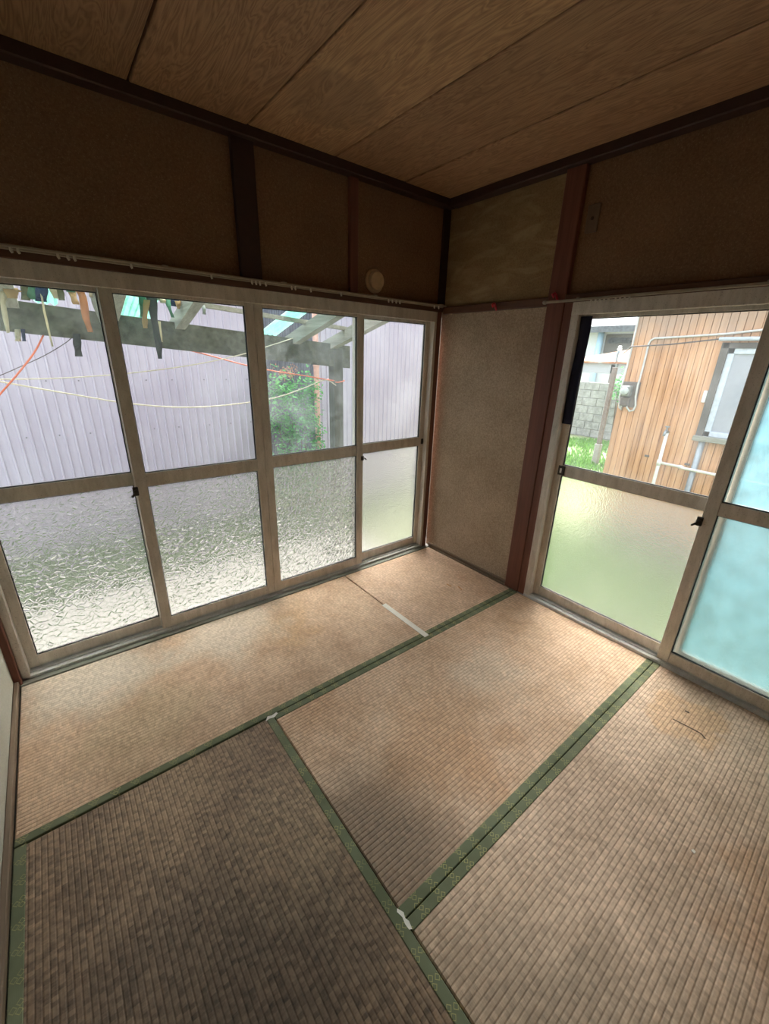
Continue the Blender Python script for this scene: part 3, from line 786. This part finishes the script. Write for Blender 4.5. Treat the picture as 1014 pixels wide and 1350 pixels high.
hang([(23, 434), (24, 450)], .022, 'film_cream', 'short cream scrap below the beam beside a navy one', y=.896, top=None)
hang([(30, 434), (32, 450)], .014, 'film_navy', 'short navy scrap below the beam beside a cream one', y=.896, top=None)
hang([(186, 380), (187, 400), (187, 419)], .034, 'film_green', 'dark green strip beside the curled tan strip', taper=.6)
hang([(192, 396), (189, 420), (190, 433)], .026, 'film_tan', 'curled tan strip in front of the dark green strip', taper=.8, top=None)
hang([(198, 380), (203, 420), (209, 455), (211, 473)], .044, 'film_slate', 'longest dark slate strip reaching below the beam', taper=.45)
hang([(208, 424), (210, 438), (212, 451)], .012, 'film_cream', 'thin cream strip alongside the longest slate strip', taper=.5, top=None)
hang([(219, 382), (221, 405), (226, 419)], .024, 'film_green', 'narrow dark green strip with a kinked tip', taper=.6)
hang([(229, 384), (230, 404)], .036, 'film_navy', 'short navy flap by the narrow green strip')
hang([(238, 384), (240, 408)], .032, 'film_tan', 'short tan flap against the rafter', taper=.4, dx0=-.024)
hang([(266, 388), (267, 415)], .018, 'film_grey', 'small grey strip hanging alone beyond the rafter')

hang([(33, 366), (34, 396)], .030, 'film_olive', 'dark olive flap between the pale tan flap and the faded green flap')
hang([(66, 368), (70, 384), (74, 394)], .030, 'film_cream', 'torn cream flap covering the edge of the turquoise sheet', taper=.6)
hang([(90, 368), (93, 386)], .040, 'film_green', 'short faded green flap behind the short tan strip', taper=.8)
hang([(117, 372), (120, 392)], .026, 'film_cream', 'short white cream flap between the orange brown and grey strips', taper=.5)
hang([(212, 382), (214, 400)], .030, 'film_cream', 'short pale cream flap beside the longest slate strip', taper=.8)
hang([(247, 388), (249, 404)], .030, 'film_olive', 'short olive flap lying against the rafter', taper=.6, dx0=.036)
# ropes
def rope(pts, r, mat, label, cat='rope', pre=(), post=()):
    P = [Vector(p) for p in pre] + [px(u, v, y=yy) for u, v, yy in pts] + [Vector(p) for p in post]
    # smooth
    Q = []
    for i in range(len(P) - 1):
        p0 = P[max(i - 1, 0)]; p1 = P[i]; p2 = P[i + 1]; p3 = P[min(i + 2, len(P) - 1)]
        for k in range(6):
            t = k / 6
            Q.append(.5 * ((2 * p1) + (p2 - p0) * t + (2 * p0 - 5 * p1 + 4 * p2 - p3) * t * t + (3 * p1 - p0 - 3 * p2 + p3) * t ** 3))
    Q.append(P[-1])
    return tag(MB().tube(Q, r, 6).build(cat, mat, None, True), label, cat)
YR = .87
zk = px(446, 502, y=.89).z; ax_, bx_ = pp.x - .052, pp.x + .052      # knot height and post sides
rope([(428, 500, .888), (400, 495, .92), (372, 491, .97), (350, 487, 1.0), (318, 480, 1.0), (270, 467, 1.0), (225, 456, .995)], .0045, 'rope_orange', 'bright orange rope tied round the lean-to post',
     pre=[(ax_ + .012, .885, zk - .010), (pp.x - .02, .885, zk - .012), (pp.x + .015, .885, zk - .008), (bx_ - .010, .885, zk - .002), (bx_, .889, zk), (bx_ + .003, .94, zk + .003), (bx_, .992, zk + .005), (ax_, .992, zk + .005), (ax_ - .003, .94, zk + .003), (ax_, .890, zk + .002)])
LP = (-3.37, .893)                                                   # far lean-to post, out of frame
rope([(59, 438, .935), (45, 465, .86), (20, 497, .84), (-10, 532, .83), (-60, 600, .82)], .0045, 'rope_orange', 'bright orange rope slanting down from the beam on its own', post=[(*LP, .25)])
rope([(443, 508, .890), (428, 501, .884), (400, 512, YR), (360, 525, YR), (300, 534, YR), (240, 537, YR), (170, 532, YR), (90, 519, YR), (0, 503, YR), (-70, 488, YR)], .0045, 'rope_cream', 'sagging cream clothesline tied to the lean-to post', post=[(*LP, 1.50)])
rope([(389, 445, .90), (374, 450, .875), (358, 455, YR), (320, 467, YR), (260, 480, YR), (180, 491, YR), (90, 498, YR + .012), (0, 500, YR + .020), (-70, 498, YR + .022)], .0035, 'rope_cream', 'thinner cream cord running up to the rafter by the turquoise strip', post=[(*LP, 1.30)])
rope([(96, 444, .93), (85, 453, .90), (60, 468, .888), (30, 482, .885), (0, 495, .885), (-50, 515, .885)], .0022, 'wire_dark', 'thin dark wire crossing the slanting orange rope', cat='wire', post=[(*LP, 1.02)])

# ------------------------------------------------------------------ bush between the sheds
bu = thing('bush', (-.02, 2.2, GZ), 'bright green leafy bush in the gap between the sheds', 'bush')
lm = MB(); stems = MB(); rnd = random.Random(3)
tips = []
for i in range(70):
    f = rnd.random(); zt = -.05 + 1.30 * f; r = (.40 - .16 * f) * math.sqrt(rnd.random()); a = rnd.uniform(0, 6.28)
    top = Vector((-.12 + .10 * (1 - f) + r * math.cos(a), 2.08 + r * math.sin(a) * .6, zt))
    tips.append(top)
    if i % 5 == 0:
        b = Vector((-.06 + .06 * math.cos(a), 2.12 + .06 * math.sin(a), GZ))
        stems.tube([b, b.lerp(top, .6) + Vector((0, 0, .10)), top], [.008, .006, .003], 5)
for tp in tips:
    for j in range(60):
        c_ = tp + Vector((rnd.gauss(0, .075), rnd.gauss(0, .06), rnd.gauss(-.02, .075)))
        if c_.x > .20 or c_.y > 2.40: continue
        L = rnd.uniform(.035, .065); yaw = rnd.uniform(0, 6.28); pit = rnd.uniform(-.9, .2)
        d = Vector((math.cos(yaw) * math.cos(pit), math.sin(yaw) * math.cos(pit), math.sin(pit)))
        s_ = d.cross(Vector((rnd.gauss(0, .4), rnd.gauss(0, .4), 1))).normalized() * (L * .26)
        lm.add([c_, c_ + d * L * .5 + s_, c_ + d * L, c_ + d * L * .5 - s_], [(0, 1, 2, 3)])
tag(lm.build('leaves', 'bush_leaf', bu), kind='stuff'); tag(stems.build('stems', 'stem_brown', bu), kind='stuff')
fm = MB()
for j in range(140):
    c_ = px(377, 492, y=2.15) + Vector((rnd.gauss(0, .07), rnd.gauss(0, .05), rnd.gauss(0, .035)))
    fm.add([c_, c_ + Vector((.006, .0, .01)), c_ + Vector((0, .004, .018)), c_ + Vector((-.006, 0, .01))], [(0, 1, 2, 3)])
tag(fm.build('dry_blossoms', 'dead_flower', bu), kind='stuff')

def grass(name, n, fx, mat, label, h0, h1, w, seed):
    m_ = MB(); rg = random.Random(seed)
    for i in range(n):
        x, y = fx(rg); h = rg.uniform(h0, h1); a = rg.uniform(0, 6.28); l = rg.uniform(.1, .6) * h
        b = Vector((x, y, GZ)); r = Vector((math.cos(a + 1.57), math.sin(a + 1.57), 0)) * w
        t_ = b + Vector((math.cos(a) * l, math.sin(a) * l, h)); md = b.lerp(t_, .5) + Vector((0, 0, h * .12))
        m_.add([b - r, b + r, md + r * .8, t_, md - r * .8], [(0, 1, 2, 3, 4)])
    return tag(m_.build(name, mat), label, 'grass', None, 'stuff')
grass('weed_patch', 9000, lambda g: (g.uniform(-5, .4), 1.5 + .80 * g.random()), 'weed_leaf', 'green weeds growing between the lean-to and the steel sheds', .06, .24, .010, 1)
grass('lawn_grass', 14000, lambda g: (.2 + 2.4 * g.random(), g.uniform(-4.5, .6)), 'grass_blade', 'green grass between the sliding window and the cedar clad house', .05, .16, .007, 2)
def farg(g):
    while True:
        x = g.uniform(4.2, 9.0); y = g.uniform(.3, 4.2)
        if math.sin(x * 2.1 + y) + math.sin(y * 2.7 - x * .6) + g.uniform(-1, 1) > .35: return x, y
grass('yard_grass', 9000, farg, 'grass_blade', 'bright green grass in the yard in front of the block wall', .03, .10, .010, 5)

# ------------------------------------------------------------------ neighbouring house clad in cedar boards
NX = 2.7
nh = thing('neighbour_house', (NX + 2.2, -3.0, GZ), 'orange cedar clad house wall outside the sliding window', 'house')
ny0 = px(795, 622, x=NX).y
ylast = ny0
MB().box(NX + .012, NX + 4.5, -7.0, ny0 - .004, GZ, 2.5).build('house_body', 'groove_dark', nh)
nwy0, nwz1 = px(957, 450, x=NX).y, px(958, 452, x=NX).z
nwz0 = px(926, 576, x=NX).z; nwy1 = nwy0 - 1.20
bme = None; bw = .061; i = 0; y = ny0
cache = {}
def board(yc, z0, z1):
    key = (round(z0, 3), round(z1, 3))
    if key not in cache:
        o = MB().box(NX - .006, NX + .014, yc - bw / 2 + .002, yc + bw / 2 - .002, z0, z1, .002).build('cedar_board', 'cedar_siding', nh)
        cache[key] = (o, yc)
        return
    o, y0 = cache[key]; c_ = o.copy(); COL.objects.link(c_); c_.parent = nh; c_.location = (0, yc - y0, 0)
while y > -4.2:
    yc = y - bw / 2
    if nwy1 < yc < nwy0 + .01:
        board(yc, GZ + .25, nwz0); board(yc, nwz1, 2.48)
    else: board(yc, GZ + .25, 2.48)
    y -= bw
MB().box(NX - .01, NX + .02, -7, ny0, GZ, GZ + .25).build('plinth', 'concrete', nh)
MB().box(NX - .15, NX + 5, -7.2, ny0 + .15, 2.5, 2.62).build('roof', 'roof_tile', nh)
# its window
wn_ = MB()
fr_ = .045
for q in ((nwy0 - fr_, nwy0 + .012, nwz0, nwz1), (nwy1, nwy1 + fr_, nwz0, nwz1), (nwy1, nwy0, nwz1 - fr_, nwz1)):
    wn_.box(NX - .035, NX + .02, q[0], q[1], q[2], q[3])
wn_o = wn_.build('window_casing', 'frame_dark_wood', nh)
MB().box(NX - .075, NX + .02, nwy1, nwy0 + .02, nwz0 - .035, nwz0 + .012, .004).build('window_sill', 'weathered_y', nh)
in0, in1, iz0, iz1 = nwy1 + fr_, nwy0 - fr_, nwz0 + .012, nwz1 - fr_
wf = MB(); e = .05
for q in ((in1 - e, in1, iz0, iz1), (in0, in0 + e, iz0, iz1), (in0, in1, iz1 - e, iz1), (in0, in1, iz0, iz0 + e), ((in0 + in1) / 2 - .03, (in0 + in1) / 2 + .03, iz0, iz1)):
    wf.box(NX - .02, NX + .015, q[0], q[1], q[2], q[3], .004)
wfo = wf.build('window_frame', 'frame_pale_blue', nh)
for a, b in ((in0 + e, (in0 + in1) / 2 - .03), ((in0 + in1) / 2 + .03, in1 - e)):
    MB().box(NX - .004, NX + .012, a - .005, b + .005, iz0 + e - .005, iz1 - e + .005).build('pane', 'pane_curtain', wfo)
MB().tube([(NX - .05, nwy0 + .04, nwz1 + .03), (NX - .05, nwy1, nwz1 + .03)], .018, 10).build('awning_rail', 'frame_pale_blue', nh, True)
lamp_p = px(946, 498, x=NX - .03)
MB().box(NX - .045, NX - .008, nwy0 + .015, nwy0 + .045, px(944, 532, x=NX - .02).z, px(950, 516, x=NX - .02).z, .006).build('sill_tag', 'pvc_white', nh)
# meter box
meter = thing('electric_meter', px(822, 545, x=NX - .03), 'grey electric meter on a dark board at the corner of the cedar house', 'meter')
MB().box(NX - .03, NX - .004, -.352, -.183, 1.042, 1.304, .004).build('backboard', 'meter_board', meter)
my, mz = -.252, 1.212
MB().box(NX - .11, NX - .028, my - .046, my + .046, mz - .055, mz + .055, .012).build('housing', 'meter_grey', meter)
MB().lathe((NX - .11, my, mz), (-1, 0, 0), [(.040, -.002), (.040, .018), (.034, .026), (.0, .028)], 24).build('dial_cover', 'meter_glass', meter, True)
MB().box(NX - .075, NX - .028, my - .046, my + .046, 1.056, 1.145, .008).build('terminal_box', 'meter_board', meter)
def cable(pts, r, ends, label):
    """pts: (u, v, distance off the cladding plane); ends: points inside the terminal box"""
    P = [Vector(p) for p in ends] + [px(u, v, x=NX - d) for u, v, d in pts]
    return tag(MB().tube(P, r, 10).build('cable_conduit', 'conduit_grey', None, True), label, 'conduit')
cable([(830, 542, .040), (835, 541, .039), (838, 535, .039), (838, 523, .039), (841, 508, .039), (843.5, 500, .030), (849, 479.5, .016), (853.5, 461, .016), (855.5, 453, .016), (858, 449, .016), (863, 446, .016), (900, 444, .016), (960, 440, .016), (1014, 434, .016), (1060, 428, .016)],
      .010, [(NX - .05, my - .028, 1.064), (NX - .046, my - .030, 1.040)], 'pale grey conduit bending from the meter along the cedar wall')
cable([(819, 540, .040), (816.5, 537, .039), (817, 523, .039), (820, 508, .038), (822.5, 499, .030), (827, 483, .016), (834.5, 453, .016), (842, 419, .016), (849, 385, .016)],
      .009, [(NX - .05, my + .028, 1.064), (NX - .046, my + .030, 1.042)], 'pale grey cable rising straight up the corner of the cedar house')
dpn = px(926, 574, x=NX - .05)
tag(MB().tube([(NX - .033, dpn.y - .01, nwz0 - .03), (NX - .033, dpn.y - .01, GZ)], .028, 14).build('downpipe', 'steel_pipe', None, True), 'grey steel downpipe under the neighbouring window', 'downpipe')
wp = thing('water_pipe', px(862, 634, x=NX - .04), 'white water pipe with a tap and side branch on the cedar wall', 'water pipe')
t0 = px(877, 566, x=NX - .04); b0 = px(866, 634, x=NX - .04)
yv = (t0.y + b0.y) / 2
MB().tube([(NX - .04, yv, t0.z - .03), (NX - .04, yv, b0.z), (NX - .04, yv + .01, GZ)], .017, 12).build('riser', 'pvc_white', wp, True)
MB().tube([(NX - .03, yv, t0.z - .03), (NX - .075, yv, t0.z - .01), (NX - .105, yv, t0.z - .03), (NX - .11, yv, t0.z - .06)], [.018, .016, .013, .012], 10).build('tap', 'steel_pipe', wp, True)
MB().lathe((NX - .07, yv, t0.z + .0), (0, 0, 1), [(.008, 0), (.008, .025), (.022, .027), (.022, .037), (.006, .039)], 12).build('tap_handle', 'steel_pipe', wp)
h0 = px(871, 610, x=NX - .04); h1 = px(1014, 645, x=NX - .04)
jy = px(901, 617, x=NX - .04).y
MB().tube([(NX - .04, yv, h0.z), (NX - .04, jy + .022, h0.z - .004), (NX - .060, jy + .006, h0.z - .005), (NX - .074, jy - .008, h0.z - .006), (NX - .074, -1.9, h0.z - .02)], .014, 10).build('branch', 'pvc_white', wp, True)
MB().lathe((NX - .04, yv, h0.z), (0, 0, 1), [(.022, -.03), (.022, .03)], 12).build('tee_joint', 'pvc_white', wp, True)
MB().tube([(NX - .040, jy + .040, h0.z - .004), (NX - .042, jy + .022, h0.z - .004), (NX - .060, jy + .006, h0.z - .005)], .019, 12).build('coupling', 'pvc_white', wp, True)
for (u, v, lab) in ((853, 601, 'small dark vent slot low on the cedar wall'), (906, 612, 'small dark bracket above the white branch pipe')):
    c_ = px(u, v, x=NX - .008)
    tag(MB().box(NX - .016, NX - .004, c_.y - .022, c_.y + .022, c_.z - .010, c_.z + .010, .003).build('wall_vent', 'meter_board'), lab, 'wall vent')
# ------------------------------------------------------------------ yard beyond: pole, block wall, gate roof, far house
pb = px(784, 612, z=GZ)
yp = thing('yard_pole', pb, 'weathered wooden pole with a stone foot in the grassy yard', 'pole')
ztop = px(820, 455, x=pb.x).z
MB().box(pb.x - .055, pb.x + .055, pb.y - .055, pb.y + .055, GZ - .02, GZ + .42, .01).build('stone_foot', 'stone_base', yp)
MB().box(pb.x - .038, pb.x + .038, pb.y - .038, pb.y + .038, GZ + .4, 1.42, .006).build('shaft', 'pole_wood', yp)
BX = 9.4
wall = thing('block_wall', (BX, 3.2, GZ), 'grey concrete block wall at the far end of the yard', 'block wall')
byl = px(728, 520, x=BX).y + .9; byr = px(836, 520, x=BX).y - .3
btop = px(770, 503, x=BX).z
MB().box(BX + .012, BX + .13, byr, byl, GZ - .02, btop - .03).build('mortar_core', 'mortar', wall)
first = None; rows = 7; bh = (btop - GZ) / rows
for r_ in range(rows):
    yy = byr - (.2 if r_ % 2 else 0)
    while yy < byl:
        a = max(yy, byr); b = min(yy + .40, byl)
        if b - a > .06:
            if abs(b - a - .40) < .001 and first is not None:
                o = first[0].copy(); COL.objects.link(o); o.parent = wall
                o.location = (random.uniform(-.004, .004), a - first[1], r_ * bh)
            else:
                o = MB().box(BX, BX + .14, a + .007, b - .007, GZ + r_ * bh + .007, GZ + (r_ + 1) * bh - .007, .006).build('block', 'block_grey', wall)
                if first is None and r_ == 0 and abs(b - a - .40) < .001: first = (o, a)
        yy += .40
# lean gate roof with rusty sheet above the wall
GX = 10.2
ga = px(752, 480, x=GX); gb = px(838, 476, x=GX)
gr_ = thing('gate_roof', ((GX + .5), (ga.y + gb.y) / 2, GZ), 'rust streaked sheet roof on a grey beam behind the block wall', 'gate roof')
zr = px(790, 479, x=GX).z
MB().box(GX, GX + .1, gb.y, ga.y, px(790, 492, x=GX).z, zr, .01).build('fascia_beam', 'fascia_grey', gr_)
m_ = MB(); zz = px(824, 462, x=GX + 1.4).z
m_.add([(GX - .1, gb.y, zr), (GX - .1, ga.y, zr), (GX + 1.4, ga.y + .2, zr + .15), (GX + 1.4, gb.y, zz + .12),
        (GX - .1, gb.y, zr + .05), (GX - .1, ga.y, zr + .05), (GX + 1.4, ga.y + .2, zr + .2), (GX + 1.4, gb.y, zz + .17)],
       [(3, 2, 1, 0), (4, 5, 6, 7), (0, 1, 5, 4), (1, 2, 6, 5), (2, 3, 7, 6), (3, 0, 4, 7)]).build('roof_sheet', 'rusty_roof', gr_)
mt_ = [px(813, 484, x=GX - .02), px(813, 474, x=GX - .02), px(814.5, 467, x=GX - .03), px(817, 461, x=GX - .04)]
MB().tube(mt_, .035, 8).build('wire_mast', 'steel_pipe', gr_, True)
MB().lathe(mt_[-1], (0, 0, 1), [(.03, -.03), (.06, -.01), (.06, .03), (.035, .05), (.055, .07), (.03, .10)], 12).build('insulator', 'pvc_white', gr_, True)
w0 = Vector((NX - .05, nwy0 + .043, nwz1 + .030)); w1 = px(832, 457, x=NX - .12); w2 = mt_[-1] + Vector((-.03, 0, .04))
tag(MB().tube([w0, w0.lerp(w1, .5) + Vector((-.02, 0, -.012)), w1] + [w1.lerp(w2, t / 6) - Vector((0, 0, .10 * math.sin(math.pi * t / 6))) for t in range(1, 7)], .007, 6).build('wire', 'wire_dark', None, True), 'black wire from the cedar house to the mast on the rust streaked roof', 'wire')
for u in (757, 806):
    p_ = px(u, 500, x=GX + .05)
    MB().box(GX + .0, GX + .1, p_.y - .05, p_.y + .05, GZ, zr - .02).build('post', 'pole_wood', gr_)
FX = 15.0
fh_ = thing('far_house', (FX + 2, 5.5, GZ), 'white rendered house with a dark tiled eave beyond the block wall', 'house')
fy0 = px(742, 470, x=FX).y + 2.0; fy1 = px(856, 470, x=FX).y - 1.5
fz1 = px(785, 436, x=FX).z
MB().box(FX, FX + 4, fy1, fy0, GZ, fz1).build('wall', 'white_render', fh_)
m_ = MB(); zr2 = px(790, 420, x=FX).z
m_.add([(FX - .5, fy1 - .3, fz1 - .1), (FX - .5, fy0 + .3, fz1 - .1), (FX + 4.2, fy0 + .3, fz1 + .9), (FX + 4.2, fy1 - .3, fz1 + .9),
        (FX - .5, fy1 - .3, fz1 + .12), (FX - .5, fy0 + .3, fz1 + .12), (FX + 4.2, fy0 + .3, fz1 + 1.1), (FX + 4.2, fy1 - .3, fz1 + 1.1)],
       [(3, 2, 1, 0), (4, 5, 6, 7), (0, 1, 5, 4), (1, 2, 6, 5), (2, 3, 7, 6), (3, 0, 4, 7)]).build('roof', 'roof_tile', fh_)
wa = px(800, 441, x=FX - .02); wb = px(838, 466, x=FX - .02)
wf2 = MB().box(FX - .05, FX + .02, wb.y, wa.y, wb.z, wa.z, .01).build('window_frame', 'frame_dark_wood', fh_)
MB().box(FX - .06, FX - .03, wb.y + .1, wa.y - .12, wb.z + .35, wa.z - .12).build('pane', 'glass_far', wf2)
c_ = px(787, 470, x=FX - .12)
tag(MB().tube([(FX - .12, c_.y, GZ), (FX - .12, c_.y, fz1 - .05)], .11, 10).build('downpipe', 'sky_blue_pipe', None, True), 'thick sky blue pipe on the white far house', 'downpipe')

# small shrub by the end of the block wall
sp_ = px(822, 506, x=8.75)
fs_ = thing('yard_shrub', (8.75, sp_.y, GZ), 'small leafy shrub rising beside the block wall behind the pole', 'shrub')
lm = MB(); st = MB()
for i in range(9):
    a = rnd.uniform(0, 6.28); tp = Vector((8.75 + .14 * math.cos(a), sp_.y + .12 * math.sin(a), sp_.z + rnd.uniform(-.55, .30)))
    st.tube([(8.75, sp_.y, GZ), (8.75 + .05 * math.cos(a), sp_.y + .05 * math.sin(a), (GZ + tp.z) / 2), tp], [.012, .009, .004], 5)
    for j in range(45):
        c_ = tp + Vector((rnd.gauss(0, .08), rnd.gauss(0, .07), rnd.gauss(0, .12))); L = rnd.uniform(.06, .11); yaw = rnd.uniform(0, 6.28); pit = rnd.uniform(-.8, .4)
        d = Vector((math.cos(yaw) * math.cos(pit), math.sin(yaw) * math.cos(pit), math.sin(pit)))
        s_ = d.cross(Vector((rnd.gauss(0, .4), rnd.gauss(0, .4), 1))).normalized() * (L * .28)
        lm.add([c_, c_ + d * L * .5 + s_, c_ + d * L, c_ + d * L * .5 - s_], [(0, 1, 2, 3)])
tag(lm.build('leaves', 'bush_leaf', fs_), kind='stuff'); tag(st.build('stems', 'stem_brown', fs_), kind='stuff')
